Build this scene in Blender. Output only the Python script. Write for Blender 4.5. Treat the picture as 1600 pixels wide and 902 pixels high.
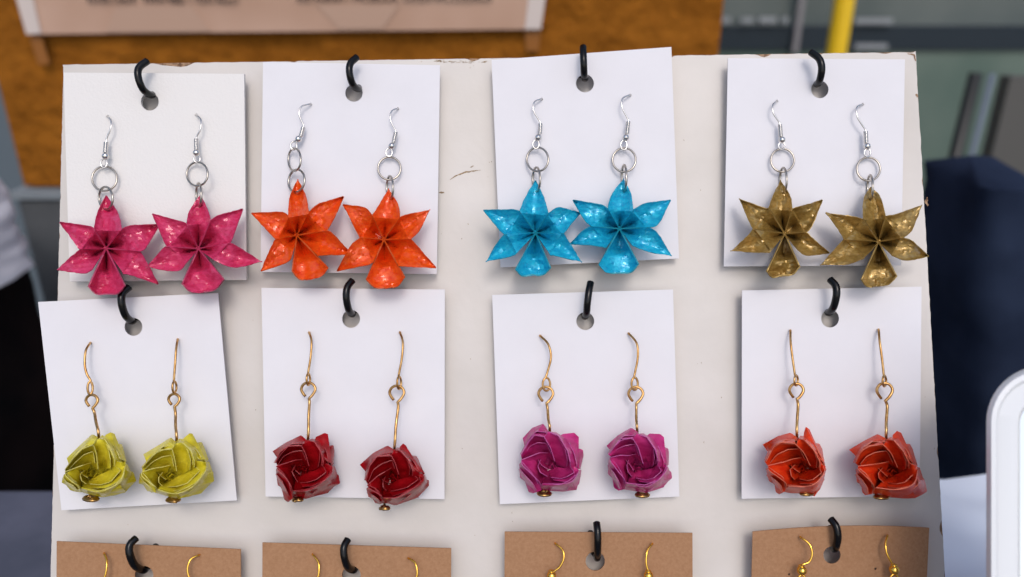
import bpy, bmesh, math, random
import numpy as np
from mathutils import Vector, Matrix, noise
from mathutils.geometry import delaunay_2d_cdt
random.seed(7)
R = math.radians
for o in list(bpy.data.objects):
    bpy.data.objects.remove(o)
S = bpy.context.scene
COL = S.collection

# ------------------------------------------------------------------ camera, sky, sun, exposure
F_PX, W_PX, H_PX = 1155.0, 1600.0, 902.0      # focal length and frame of the photograph
DIST = 0.231                                   # metres from lens to board
PITCH, LEAN = R(22.0), R(26.0)                 # camera looks down, board leans back
O_W = Vector((0, 0, 0.95))                     # point of the board in the middle of the frame
FWD = Vector((0, math.cos(PITCH), -math.sin(PITCH)))
UPC = Vector((0, math.sin(PITCH), math.cos(PITCH)))
CAM = O_W - FWD * DIST
cd = bpy.data.cameras.new('camera')
cam = bpy.data.objects.new('camera', cd)
COL.objects.link(cam)
cam.location = CAM
cam.rotation_euler = (math.pi / 2 - PITCH, 0, 0)
cd.lens = F_PX / W_PX * 36.0
cd.sensor_width = 36.0
cd.clip_start, cd.clip_end = 0.01, 200
cd.dof.use_dof = True
cd.dof.focus_distance = DIST - 0.009
cd.dof.aperture_fstop = 8.0
S.camera = cam

SUN_EL, SUN_AZ = R(47), R(172)                 # sun behind the photographer, low and soft
wd = bpy.data.worlds.new('World')
S.world = wd
wd.use_nodes = True
wn = wd.node_tree
sky = wn.nodes.new('ShaderNodeTexSky')
sky.sky_type = 'NISHITA'
sky.sun_disc = False
sky.sun_elevation = SUN_EL
sky.sun_rotation = SUN_AZ
sky.air_density, sky.dust_density, sky.ozone_density = 1.0, 3.0, 1.5
wn.links.new(sky.outputs[0], wn.nodes['Background'].inputs[0])
wn.nodes['Background'].inputs[1].default_value = 0.15
sl = bpy.data.lights.new('sun', 'SUN')
sl.energy = 0.65
sl.angle = R(17)
sl.color = (1.0, 0.97, 0.95)
so = bpy.data.objects.new('sun', sl)
COL.objects.link(so)
tosun = Vector((math.sin(SUN_AZ) * math.cos(SUN_EL), math.cos(SUN_AZ) * math.cos(SUN_EL), math.sin(SUN_EL)))
so.rotation_euler = tosun.to_track_quat('Z', 'Y').to_euler()
so.location = (0, -3, 4)
S.view_settings.view_transform = 'Standard'
S.view_settings.look = 'None'
S.view_settings.gamma = 1
S.view_settings.use_curve_mapping = False
S.view_settings.exposure = 0.15

# ------------------------------------------------------------------ frames
LY = Vector((0, math.sin(LEAN), math.cos(LEAN)))       # up along the board
LZ = Vector((0, -math.cos(LEAN), math.sin(LEAN)))      # out of the board
BM = Matrix(((1, LY.x, LZ.x, O_W.x), (0, LY.y, LZ.y, O_W.y), (0, LY.z, LZ.z, O_W.z), (0, 0, 0, 1)))
BI = BM.inverted()
CL = BI @ CAM

def ray(px, py):
    return FWD + Vector((1, 0, 0)) * ((px - W_PX / 2) / F_PX) + UPC * (-(py - H_PX / 2) / F_PX)

BR = BI.to_3x3()
def P(px, py, h=0.0):
    """point h mm above the board, in the board's own axes"""
    d = BR @ ray(px, py)
    k = (h * 0.001 - CL.z) / d.z
    return CL + d * k

def at(px, py, Y):
    """world point on the upright plane Y metres ahead of the lens"""
    d = ray(px, py)
    return CAM + d * (Y / d.y)

def on_z(px, py, z):
    d = ray(px, py)
    return CAM + d * ((z - CAM.z) / d.z)

PXM = DIST / F_PX          # metres per photo pixel on the board

# ------------------------------------------------------------------ object helpers
def tag(o, label=None, cat=None, group=None, kind=None):
    if label: o['label'] = label
    if cat: o['category'] = cat
    if group: o['group'] = group
    if kind: o['kind'] = kind
    return o

def thing(name, label, cat, anchor, group=None, board=True):
    o = bpy.data.objects.new(name, None)
    o.empty_display_size = 0.01
    COL.objects.link(o)
    o.matrix_world = (BM @ Matrix.Translation(anchor)) if board else Matrix.Translation(anchor)
    o['_a'] = list(anchor)
    return tag(o, label, cat, group)

def mesh(name, verts, faces, mats, parent=None, smooth=True, angle=None, mi=None, anchor=None):
    a = Vector(parent['_a']) if (parent is not None and '_a' in parent) else Vector((0, 0, 0))
    if anchor is not None: a = Vector(anchor)
    me = bpy.data.meshes.new(name)
    me.from_pydata([tuple(Vector(v) - a) for v in verts], [], faces)
    for m in (mats if isinstance(mats, (list, tuple)) else [mats]):
        me.materials.append(m)
    if mi is not None:
        me.polygons.foreach_set('material_index', mi)
    me.polygons.foreach_set('use_smooth', [smooth] * len(me.polygons))
    if angle is not None:
        me.set_sharp_from_angle(angle=R(angle))
    me.update()
    o = bpy.data.objects.new(name, me)
    COL.objects.link(o)
    if parent is not None:
        o.parent = parent
        o['_a'] = list(a)
    return o

def catmull(pts, n, closed=False):
    pts = [Vector(p) for p in pts]
    m = len(pts)
    out = []
    segs = m if closed else m - 1
    for i in range(segs):
        p0 = pts[(i - 1) % m] if (closed or i > 0) else pts[0] * 2 - pts[1]
        p1, p2 = pts[i], pts[(i + 1) % m]
        p3 = pts[(i + 2) % m] if (closed or i + 2 < m) else p2 * 2 - p1
        for k in range(n):
            t = k / n
            out.append(0.5 * ((2 * p1) + (p2 - p0) * t + (2 * p0 - 5 * p1 + 4 * p2 - p3) * t * t
                              + (3 * p1 - p0 - 3 * p2 + p3) * t ** 3))
    if not closed: out.append(pts[-1])
    return out

def resample(pts, n):
    pts = [Vector(p) for p in pts]
    L = [0.0]
    for a, b in zip(pts, pts[1:]): L.append(L[-1] + (b - a).length)
    out, j = [], 0
    for k in range(n):
        t = L[-1] * k / (n - 1)
        while j < len(L) - 2 and L[j + 1] < t: j += 1
        d = L[j + 1] - L[j]
        out.append(pts[j].lerp(pts[j + 1], 0 if d == 0 else (t - L[j]) / d))
    return out

def tube(path, r, sides=8, closed=False, rads=None):
    """verts, faces of a tube swept along path with transported frames"""
    n = len(path)
    T = []
    for i in range(n):
        a = path[(i - 1) % n] if (closed or i > 0) else path[i]
        b = path[(i + 1) % n] if (closed or i < n - 1) else path[i]
        T.append((b - a).normalized())
    u = T[0].orthogonal().normalized()
    vs, fs = [], []
    for i in range(n):
        u = (u - T[i] * u.dot(T[i])).normalized()
        w = T[i].cross(u)
        rr = rads[i] if rads else r
        for k in range(sides):
            a = 2 * math.pi * k / sides
            vs.append(path[i] + (u * math.cos(a) + w * math.sin(a)) * rr)
    for i in range(n if closed else n - 1):
        off = 0
        if closed and i == n - 1:                       # match the twist where the ring closes
            best = 1e9
            for s in range(sides):
                d = (vs[i * sides] - vs[s]).length
                if d < best: best, off = d, s
        for k in range(sides):
            a, b = i * sides + k, i * sides + (k + 1) % sides
            j = (i + 1) % n
            c, d = j * sides + (k + 1 + off) % sides, j * sides + (k + off) % sides
            fs.append((a, b, c, d))
    if not closed:
        fs.append(tuple(range(sides - 1, -1, -1)))
        fs.append(tuple((n - 1) * sides + k for k in range(sides)))
    return vs, fs

def join(*vf):
    V, Fc = [], []
    for v, f in vf:
        o = len(V)
        V += list(v)
        Fc += [tuple(i + o for i in q) for q in f]
    return V, Fc

def ball(c, r, seg=14, ring=9, sc=(1, 1, 1)):
    V, Fc = [], []
    for i in range(ring + 1):
        th = math.pi * i / ring
        for k in range(seg):
            ph = 2 * math.pi * k / seg
            V.append(Vector(c) + Vector((math.sin(th) * math.cos(ph) * r * sc[0], math.sin(th) * math.sin(ph) * r * sc[1], math.cos(th) * r * sc[2])))
    for i in range(ring):
        for k in range(seg):
            a, b = i * seg + k, i * seg + (k + 1) % seg
            Fc.append((a, a + seg, b + seg, b))
    return V, Fc

def grid_faces(rows, cols):
    return [(i * cols + j, i * cols + j + 1, (i + 1) * cols + j + 1, (i + 1) * cols + j)
            for i in range(rows - 1) for j in range(cols - 1)]

def solid(o, t, rim=None, off=-1.0):
    m = o.modifiers.new('thickness', 'SOLIDIFY')
    m.thickness = t
    m.offset = off
    m.use_rim = True
    if rim is not None: m.material_offset_rim = rim
    e = o.modifiers.new('crisp_edges', 'EDGE_SPLIT')
    e.split_angle = R(38)
    return o

def box(x0, x1, y0, y1, z0, z1):
    V = [(x, y, z) for z in (z0, z1) for y in (y0, y1) for x in (x0, x1)]
    return V, [(0, 2, 3, 1), (4, 5, 7, 6), (0, 1, 5, 4), (2, 6, 7, 3), (0, 4, 6, 2), (1, 3, 7, 5)]

def bevel(o, w, seg=2):
    m = o.modifiers.new('bevel', 'BEVEL')
    m.width, m.segments, m.limit_method = w, seg, 'ANGLE'
    return o

# ------------------------------------------------------------------ materials
def mat(name, color, rough=0.5, metal=0.0, coat=0.0, coat_rough=0.05, spec=0.5):
    m = bpy.data.materials.new(name)
    m.use_nodes = True
    b = m.node_tree.nodes['Principled BSDF']
    b.inputs['Base Color'].default_value = (*color, 1)
    b.inputs['Roughness'].default_value = rough
    b.inputs['Metallic'].default_value = metal
    b.inputs['Coat Weight'].default_value = coat
    b.inputs['Coat Roughness'].default_value = coat_rough
    b.inputs['Specular IOR Level'].default_value = spec
    return m

def nd(m, typ, **kw):
    n = m.node_tree.nodes.new(typ)
    for k, v in kw.items():
        if k in n.inputs: n.inputs[k].default_value = v
        else: setattr(n, k, v)
    return n

def coords(m, scale=(1, 1, 1)):
    t = nd(m, 'ShaderNodeTexCoord')
    mp = nd(m, 'ShaderNodeMapping')
    mp.inputs['Scale'].default_value = scale
    m.node_tree.links.new(t.outputs['Object'], mp.inputs[0])
    return mp.outputs[0]

def vary(m, c1, c2, scale, detail=4, lo=0.35, hi=0.65, stretch=(1, 1, 1), inp='Base Color', rough=0.55):
    L = m.node_tree.links
    n = nd(m, 'ShaderNodeTexNoise', Scale=scale, Detail=detail, Roughness=rough)
    L.new(coords(m, stretch), n.inputs['Vector'])
    r = nd(m, 'ShaderNodeValToRGB')
    r.color_ramp.elements[0].position, r.color_ramp.elements[1].position = lo, hi
    r.color_ramp.elements[0].color = (*c1, 1)
    r.color_ramp.elements[1].color = (*c2, 1)
    L.new(n.outputs['Fac'], r.inputs[0])
    L.new(r.outputs[0], m.node_tree.nodes['Principled BSDF'].inputs[inp])
    return r

def bump(m, scale, strength, dist, detail=3, stretch=(1, 1, 1), kind='noise', coat=False, rough=0.5):
    L = m.node_tree.links
    b = m.node_tree.nodes['Principled BSDF']
    if kind == 'noise':
        n = nd(m, 'ShaderNodeTexNoise', Scale=scale, Detail=detail, Roughness=rough)
        out = n.outputs['Fac']
    else:
        n = nd(m, 'ShaderNodeTexVoronoi', Scale=scale)
        n.feature = 'SMOOTH_F1'
        out = n.outputs['Distance']
    L.new(coords(m, stretch), n.inputs['Vector'])
    bp = nd(m, 'ShaderNodeBump', Strength=strength, Distance=dist)
    L.new(out, bp.inputs['Height'])
    prev = b.inputs['Normal'].links[0].from_socket if b.inputs['Normal'].links else None
    if prev: L.new(prev, bp.inputs['Normal'])
    L.new(bp.outputs[0], b.inputs['Normal'])
    if coat: L.new(bp.outputs[0], b.inputs['Coat Normal'])
    return m

def lin(r, g, b):
    f = lambda v: (v / 255 / 12.92) if v / 255 <= 0.04045 else ((v / 255 + 0.055) / 1.055) ** 2.4
    return (f(r), f(g), f(b))

def mul(c, k): return tuple(min(1, x * k) for x in c)

M = {}
m = M['paint'] = mat('board_paint', (0.6, 0.555, 0.525), 0.42)
vary(m, (0.56, 0.525, 0.488), (0.65, 0.612, 0.58), 26, 5, 0.3, 0.7)
bump(m, 420, 0.12, 0.0004)
m = M['mdf'] = mat('fibreboard', (0.25, 0.14, 0.07), 0.9)
vary(m, (0.12, 0.06, 0.03), (0.42, 0.27, 0.16), 900, 4)
m = M['scuff'] = mat('bare_scuff', (0.3, 0.2, 0.11), 0.9)
vary(m, (0.16, 0.10, 0.05), (0.42, 0.31, 0.19), 1500, 3)
m = M['card'] = mat('white_card', (0.72, 0.71, 0.745), 0.62, spec=0.3)
vary(m, (0.70, 0.69, 0.72), (0.74, 0.73, 0.762), 70, 6, 0.25, 0.75)
bump(m, 1500, 0.06, 0.0002)
m = M['card_warm'] = mat('thick_white_card', (0.74, 0.72, 0.70), 0.7, spec=0.3)
bump(m, 1300, 0.3, 0.0003, stretch=(1, 1, 1))
m = M['kraft'] = mat('kraft_card', (0.36, 0.19, 0.1), 0.8, spec=0.25)
vary(m, (0.31, 0.16, 0.08), (0.40, 0.222, 0.12), 1000, 7, 0.3, 0.72, rough=0.7)
bump(m, 1600, 0.15, 0.0002)
m = M['rubber'] = mat('black_coated_wire', (0.003, 0.003, 0.0035), 0.2, spec=0.3)
bump(m, 700, 0.12, 0.0003)
m = M['steel'] = mat('bright_steel_wire', (0.72, 0.70, 0.67), 0.2, 1.0)
m = M['ring'] = mat('grey_steel_ring', (0.46, 0.42, 0.37), 0.28, 1.0)
m = M['copper'] = mat('antique_gold_wire', (0.58, 0.33, 0.12), 0.3, 1.0)
vary(m, (0.40, 0.21, 0.07), (0.66, 0.40, 0.16), 500, 2)
m = M['gold'] = mat('bright_gold_wire', (0.95, 0.56, 0.10), 0.18, 1.0)
m = M['brass'] = mat('aged_brass', (0.42, 0.25, 0.09), 0.3, 1.0)

def foil(name, c, dark, light, metal, edge=0.6, crinkle=0.45, rough=0.42):
    m = mat(name, c, rough, metal, coat=0.85, coat_rough=0.02, spec=0.05)
    vary(m, dark, light, 620, 7, 0.3, 0.72, stretch=(0.7, 1.4, 1), rough=0.72)
    bump(m, 230, crinkle, 0.0012, 3, coat=True)
    bump(m, 900, crinkle * 0.5, 0.0004, 2, stretch=(0.6, 1.8, 1), coat=True)
    e = mat(name + '_edge', mul(light, edge), 0.4, metal)
    return m, e

FOIL = {
    'pink': foil('pink_lacquered_paper', (0.55, 0.02, 0.09), (0.44, 0.007, 0.052), (0.68, 0.065, 0.18), 0.05),
    'orange': foil('orange_lacquered_paper', (0.75, 0.07, 0.006), (0.66, 0.032, 0.003), (0.84, 0.13, 0.012), 0.12),
    'blue': foil('turquoise_lacquered_paper', (0.006, 0.3, 0.55), (0.001, 0.23, 0.46), (0.025, 0.57, 0.74), 0.25, 0.45),
    'bronze': foil('bronze_lacquered_paper', (0.26, 0.155, 0.03), (0.23, 0.13, 0.022), (0.52, 0.35, 0.11), 0.55, 0.75),
}
def rosefoil(name, c, dark, light, edge, crinkle=0.18):
    m = mat(name, c, 0.4, 0.0, coat=0.3, coat_rough=0.05, spec=0.08)
    vary(m, dark, light, 300, 4, 0.3, 0.7, stretch=(0.7, 1.6, 1))
    bump(m, 260, crinkle, 0.0010, 3, coat=True)
    e = mat(name + '_edge', edge, 0.5)
    return m, e
ROSE = {
    'yellow': rosefoil('yellow_paper', (0.62, 0.53, 0.02), (0.56, 0.46, 0.012), (0.72, 0.63, 0.05), (0.62, 0.57, 0.16)),
    'red': rosefoil('dark_red_paper', (0.30, 0.003, 0.007), (0.24, 0.001, 0.004), (0.40, 0.006, 0.011), (0.40, 0.045, 0.055)),
    'magenta': rosefoil('magenta_paper', (0.45, 0.018, 0.145), (0.38, 0.01, 0.12), (0.55, 0.042, 0.21), (0.52, 0.1, 0.34)),
    'vermilion': rosefoil('vermilion_paper', (0.6, 0.034, 0.008), (0.52, 0.02, 0.004), (0.70, 0.055, 0.011), (0.66, 0.16, 0.09)),
}

# ------------------------------------------------------------------ ground, table, walls
m = mat('pavement_grey', (0.16, 0.16, 0.17), 0.85)
vary(m, (0.12, 0.12, 0.125), (0.2, 0.2, 0.21), 6, 6)
g = 60
tag(mesh('pavement', [(-g, -g, 0), (g, -g, 0), (g, g, 0), (-g, g, 0)], [(0, 1, 2, 3)], m), kind='structure')

BOT = 1235.0                                       # photo row the board's foot would fall on
bl_, br_ = P(69, BOT), P(1497, BOT)
foot = BM @ ((bl_ + br_) / 2)
TZ = foot.z - 0.0055                               # table top height
TB = CAM.y + 0.405 * (CAM.z - TZ) / 0.31
TB = on_z(40, 762, TZ).y
m = M['table'] = mat('blue_grey_tablecloth', (0.075, 0.085, 0.125), 0.8)
vary(m, (0.065, 0.075, 0.11), (0.095, 0.105, 0.15), 30, 4)
t = thing('display_table', 'table under a blue grey cloth, seen at the lower left behind the board', 'table', Vector((0, 0, 0)), board=False)
V, Fc = box(-0.75, 0.75, CAM.y - 0.12, TB, TZ - 0.03, TZ)
bevel(mesh('tabletop', V, Fc, m, t, smooth=False), 0.004)
ml = mat('table_leg_metal', (0.2, 0.2, 0.21), 0.4, 0.8)
for x in (-0.7, 0.7):
    for y in (CAM.y - 0.07, TB - 0.05):
        V, Fc = box(x - 0.015, x + 0.015, y - 0.015, y + 0.015, 0.0, TZ - 0.031)
        mesh('leg', V, Fc, ml, t, smooth=False)

# orange rough wall with grey plinth, 0.8 m ahead of the lens
WY = 0.80
m = M['stucco'] = mat('orange_rough_plaster', (0.34, 0.13, 0.025), 0.9, spec=0.1)
vary(m, (0.2, 0.068, 0.006), (0.30, 0.107, 0.011), 45, 6, 0.3, 0.7)
bump(m, 60, 0.8, 0.012, 5)
wl = at(38, 290, WY)
wr = at(1124, 70, WY)
x0, x1, zb = wl.x, wr.x, wl.z
wall = thing('orange_wall', 'rough orange plaster wall with a grey plinth, behind the top of the board', 'wall', Vector((0, 0, 0)), board=False)
nx, nz = 90, 110
V = []
for j in range(nz):
    for i in range(nx):
        x = x0 + (x1 - x0) * i / (nx - 1)
        z = zb + 1.6 * j / (nz - 1)
        y = CAM.y + WY
        edge = min(i, nx - 1 - i)
        if edge > 0: y += 0.005 * noise.fractal(Vector((x * 18, z * 22, 3)), 0.7, 2.0, 4)
        V.append((x, y, z))
Fc = grid_faces(nz, nx)
n0 = len(V)
yb = CAM.y + WY + 0.3
V += [(x0, CAM.y + WY, zb), (x1, CAM.y + WY, zb), (x0, CAM.y + WY, zb + 1.6), (x1, CAM.y + WY, zb + 1.6),
      (x0, yb, zb), (x1, yb, zb), (x0, yb, zb + 1.6), (x1, yb, zb + 1.6)]
Fc += [(n0 + 4, n0, n0 + 2, n0 + 6), (n0 + 1, n0 + 5, n0 + 7, n0 + 3), (n0 + 2, n0 + 3, n0 + 7, n0 + 6), (n0 + 5, n0 + 4, n0 + 6, n0 + 7)]
mesh('plaster', V, Fc, m, wall, angle=50)
mp = mat('grey_stone_plinth', (0.08, 0.085, 0.09), 0.8)
vary(mp, (0.06, 0.064, 0.068), (0.10, 0.105, 0.11), 12, 5)
V, Fc = box(x0 - 0.006, x1 + 0.006, CAM.y + WY - 0.012, yb, 0.0, zb - 0.012)
bevel(mesh('plinth', V, Fc, mp, wall, smooth=False), 0.006)

V, Fc = box(x0 - 0.008, x1 + 0.008, CAM.y + WY - 0.016, yb, zb - 0.0115, zb - 0.003)
mesh('ledge', V, Fc, mat('pale_stone_ledge', (0.22, 0.25, 0.27), 0.7), wall, smooth=False)

# printed sign in a plastic sleeve on the wall
SY = WY - 0.012
ms = mat('pinkish_print', (0.36, 0.2, 0.13), 0.35, coat=0.4)
vary(ms, (0.40, 0.235, 0.155), (0.55, 0.36, 0.27), 5, 3, 0.35, 0.65)
mw = mat('white_margin', (0.6, 0.52, 0.48), 0.4)
mt = mat('clear_tape', (0.27, 0.1, 0.018), 0.3)
mx = mat('black_print', (0.02, 0.015, 0.015), 0.6)
sgn = thing('printed_sign', 'pinkish printed contact sign in a plastic sleeve, taped to the orange wall', 'sign', at(440, 30, SY), board=False)
def quad_slab(pts, Y, t):
    f = [at(px, py, Y) for px, py in pts]
    b = [p + Vector((0, t, 0)) for p in f]
    n = len(f)
    return f + b, [tuple(range(n))[::-1]] + [tuple(range(n, 2 * n))] + [(i, (i + 1) % n, n + (i + 1) % n, n + i) for i in range(n)]
V, Fc = quad_slab([(20, -40), (855, -40), (842, 46), (42, 54)], SY, 0.002)
mesh('sheet', V, Fc, ms, sgn, smooth=False)
for q in ([(14, -40), (42, -40), (64, 53), (41, 54)], [(830, -40), (858, -40), (845, 46), (820, 46)]):
    V, Fc = quad_slab(q, SY - 0.002, 0.0015)
    mesh('margin', V, Fc, mw, sgn, smooth=False)
for q in ([(46, 57), (64, 56), (78, 100), (60, 101)], [(820, 48), (845, 48), (842, 80), (822, 80)]):
    V, Fc = quad_slab(q, SY + 0.004, 0.001)
    mesh('tape', V, Fc, mt, sgn, smooth=False)
mpl = mat('painted_reflection_tone', (0.45, 0.29, 0.21), 0.35, coat=0.4)  # pale slanted shapes: reflections on the sleeve, painted as flat colour
for q in ([(495, 8), (625, 8), (598, 45), (530, 46)], [(180, 10), (300, 10), (330, 50), (165, 51)]):
    V, Fc = quad_slab(q, SY - 0.0012, 0.0006)
    mesh('painted_reflection', V, Fc, mpl, sgn, smooth=False)
def text(body, xa, xb, ybase, h_px, parent):
    cu = bpy.data.curves.new('lettering', 'FONT')
    cu.body = body
    cu.extrude = 0.0
    ob = bpy.data.objects.new('lettering', cu)
    COL.objects.link(ob)
    bpy.context.view_layer.update()
    dg = bpy.context.evaluated_depsgraph_get()
    me = bpy.data.meshes.new_from_object(ob.evaluated_get(dg))
    bpy.data.objects.remove(ob)
    co = np.array([v.co[:] for v in me.vertices])
    a, b = at(xa, ybase, SY - 0.003), at(xb, ybase, SY - 0.003)
    top = at(xa, ybase - h_px, SY - 0.003)
    sx = (b.x - a.x) / (co[:, 0].max() - co[:, 0].min())
    sz = (top.z - a.z) / 0.70
    for v in me.vertices:
        v.co = Vector((a.x + (v.co.x - co[:, 0].min()) * sx, a.y - 0.0001, a.z + v.co.y * sz)) - Vector(parent['_a'])
    me.materials.clear()
    me.materials.append(mx)
    o = bpy.data.objects.new('lettering', me)
    COL.objects.link(o)
    o.parent = parent
    return o
text('WHATSAPP  999974887 / 934190321', 135, 372, 7, 17, sgn)
text('INSTAGRAM / FACEBOOK: ORIGAMIACCESORIOS', 464, 768, 4, 15, sgn)

# glazed shop front further back
FY = 2.3
mg = mat('grey_green_glass', (0.10, 0.125, 0.125), 0.12, spec=0.6)
vary(mg, (0.085, 0.11, 0.11), (0.13, 0.155, 0.15), 2.5, 3)
mal = mat('aluminium', (0.28, 0.3, 0.32), 0.5, 0.2)
mdk = mat('dark_sill_panel', (0.022, 0.032, 0.042), 0.5, spec=0.2)
fr = thing('shop_front', 'grey green glazed shop front far behind the board on the right', 'shop front', Vector((0, 0, 0)), board=False)
zt = at(1200, 40, FY).z
zm = at(1200, 78, FY).z
V, Fc = box(-3.0, 3.2, CAM.y + FY + 0.02, CAM.y + FY + 0.06, zt, 2.6)
mesh('pane', V, Fc, mg, fr, smooth=False)
V, Fc = box(-3.0, 3.2, CAM.y + FY, CAM.y + FY + 0.05, zm, zt - 0.002)
mesh('dark_rail', V, Fc, mdk, fr, smooth=False)
mlo = mat('grey_green_panel', (0.105, 0.125, 0.115), 0.25, spec=0.5)
vary(mlo, (0.10, 0.15, 0.125), (0.14, 0.19, 0.16), 3, 3)
V, Fc = box(0.0, 3.2, CAM.y + FY + 0.012, CAM.y + FY + 0.06, 0.0, zm - 0.002)
mesh('lower_panel', V, Fc, mlo, fr, smooth=False)
V, Fc = box(-3.0, -0.002, CAM.y + FY + 0.012, CAM.y + FY + 0.06, 0.0, zm - 0.002)
mesh('lower_panel', V, Fc, mat('blue_grey_panel', (0.11, 0.14, 0.165), 0.3), fr, smooth=False)
for px0, px1, py0, py1 in ((1128, 1142, 27, 36), (1158, 1178, 28, 36), (1186, 1214, 27, 36), (1222, 1232, 27, 36), (1336, 1396, 29, 37), (1336, 1388, 69, 77)):
    a, b = at(px0, py1, FY - 0.02), at(px1, py0, FY - 0.02)
    V, Fc = box(a.x, b.x, a.y, a.y + 0.018, a.z, b.z)
    mesh('clip', V, Fc, mal, fr, smooth=False)
a = at(1245, 60, FY - 0.02)
V, Fc = box(a.x - 0.008, a.x + 0.008, a.y - 0.004, a.y + 0.012, a.z - 0.04, a.z + 0.8)
mesh('mullion', V, Fc, mat('mullion_grey', (0.22, 0.21, 0.22), 0.4), fr, smooth=False)

my = mat('yellow_paint', (0.85, 0.55, 0.015), 0.3)
pb = at(1313, 40, 1.5)
py_ = thing('yellow_pole', 'slim yellow painted pole standing behind the top right of the board', 'pole', Vector((pb.x, pb.y, 0)), board=False)
V, Fc = tube([Vector((pb.x, pb.y, 0.012)), Vector((pb.x, pb.y, 2.2))], 0.019, 20)
mesh('post', V, Fc, my, py_, angle=40)
V, Fc = tube([Vector((pb.x, pb.y, 0.0)), Vector((pb.x, pb.y, 0.012))], 0.07, 24)
mesh('base_plate', V, Fc, my, py_, angle=40)

# upright metal frame leaning at the far right, with a dark panel behind
ma = at(1520, 235, 1.25); mb_ = at(1556, 95, 1.25)
ex = thing('folding_stand', 'dark metal stand with a pale bright edge, leaning at the far right', 'stand', Vector((ma.x, ma.y, 0)), board=False)
d = (mb_ - ma)
lo = ma - d * (ma.z / d.z)
V, Fc = tube([lo, ma + d * 0.86], 0.0045, 12)
mesh('pale_edge', V, Fc, mat('pale_blue_metal', (0.13, 0.165, 0.22), 0.6), ex)
V, Fc = tube([lo + Vector((-0.02, 0.012, 0)), ma + d * 0.86 + Vector((-0.02, 0.012, 0))], 0.011, 12)
mesh('dark_edge', V, Fc, mat('black_metal', (0.012, 0.014, 0.014), 0.4), ex)
c0 = at(1575, 120, 1.3)
V, Fc = box(c0.x + 0.005, c0.x + 0.5, c0.y, c0.y + 0.03, 0.0, c0.z)
mesh('panel', V, Fc, mat('dull_brown_panel', (0.09, 0.088, 0.082), 0.6), ex, smooth=False)

# soft goods behind the board
def cloth_block(name, outline, Y, depth, m, parent=None, amp=0.006, freq=14, res=26, anchor=None):
    """pillowy bundle: outline in photo rows at distance Y, given real depth"""
    pts = [at(px, py, Y + depth * 0.9) for px, py in outline]
    xs = [(p.x, p.z) for p in pts]
    # rows from top to bottom: left and right bounds
    zt_, zb_ = max(z for _, z in xs), min(z for _, z in xs)
    half = len(xs) // 2
    left, right = xs[:half], xs[half:]
    def side(lst, z):
        for (xa, za), (xb, zb2) in zip(lst, lst[1:]):
            if za >= z >= zb2:
                return xa + (xb - xa) * ((za - z) / (za - zb2) if za != zb2 else 0)
        return lst[0][0] if z > lst[0][1] else lst[-1][0]
    V = []
    ring = 40
    rows = res
    for j in range(rows + 1):
        u = j / rows
        z = zt_ + (zb_ - zt_) * u
        xl, xr = side(left, z), side(right, z)
        cx, hx = (xl + xr) / 2, (xr - xl) / 2
        k = math.sin(u / 0.04 * math.pi / 2) if u < 0.04 else 1
        for i in range(ring):
            a = 2 * math.pi * i / ring
            ca, sa = math.cos(a), math.sin(a)
            ex_ = 0.45
            x = cx + hx * (0.55 + 0.45 * k) * math.copysign(abs(ca) ** ex_, ca)
            y = CAM.y + Y + depth / 2 + depth / 2 * max(0.15, k) * math.copysign(abs(sa) ** ex_, sa)
            p = Vector((x, y, z))
            q = noise.fractal(p * freq, 0.8, 2.0, 3)
            V.append(p + Vector((ca, sa, 0.3)) * (q * amp))
    Fc = []
    for j in range(rows):
        for i in range(ring):
            a, b = j * ring + i, j * ring + (i + 1) % ring
            Fc.append((a, b, b + ring, a + ring))
    Fc.append(tuple(range(ring))[::-1])
    Fc.append(tuple(rows * ring + i for i in range(ring)))
    return mesh(name, V, Fc, m, parent, angle=60, anchor=anchor)

mn = mat('navy_cloth', (0.008, 0.012, 0.028), 0.9, spec=0.05)
vary(mn, (0.014, 0.021, 0.042), (0.026, 0.038, 0.072), 12, 3)
nb = cloth_block('navy_bag', [(1440, 230), (1432, 420), (1440, 700), (1535, 230), (1580, 395), (1660, 760)], 0.50, 0.10, mn, amp=0.007, anchor=at(1520, 735, 0.5))
nb.location = at(1520, 735, 0.5)
tag(nb, 'dark navy cloth bag slumped behind the right edge of the board', 'bag')
mbk = mat('black_cloth', (0.006, 0.006, 0.007), 0.9, spec=0.05)
vary(mbk, (0.004, 0.004, 0.005), (0.014, 0.009, 0.009), 9, 3)
low = on_z(40, 760, TZ)
bk = cloth_block('black_bag', [(-120, 404), (-140, 600), (-140, 900), (48, 410), (110, 600), (130, 900)], 0.52, 0.2, mbk, amp=0.005, anchor=at(0, 900, 0.52))
bk.location = at(0, 900, 0.52)
tag(bk, 'black bag standing behind the left edge of the board', 'bag')
mwc = mat('crumpled_white_cloth', (0.62, 0.64, 0.72), 0.8)
wc = cloth_block('white_shirt', [(-150, 270), (-160, 330), (-160, 412), (-4, 270), (34, 330), (62, 412)], 0.56, 0.12, mwc, amp=0.006, freq=34, res=34, anchor=at(-30, 406, 0.56))
wc.location = at(-30, 406, 0.56)
tag(wc, 'crumpled white garment heaped on the black bag at the left', 'garment')

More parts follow.
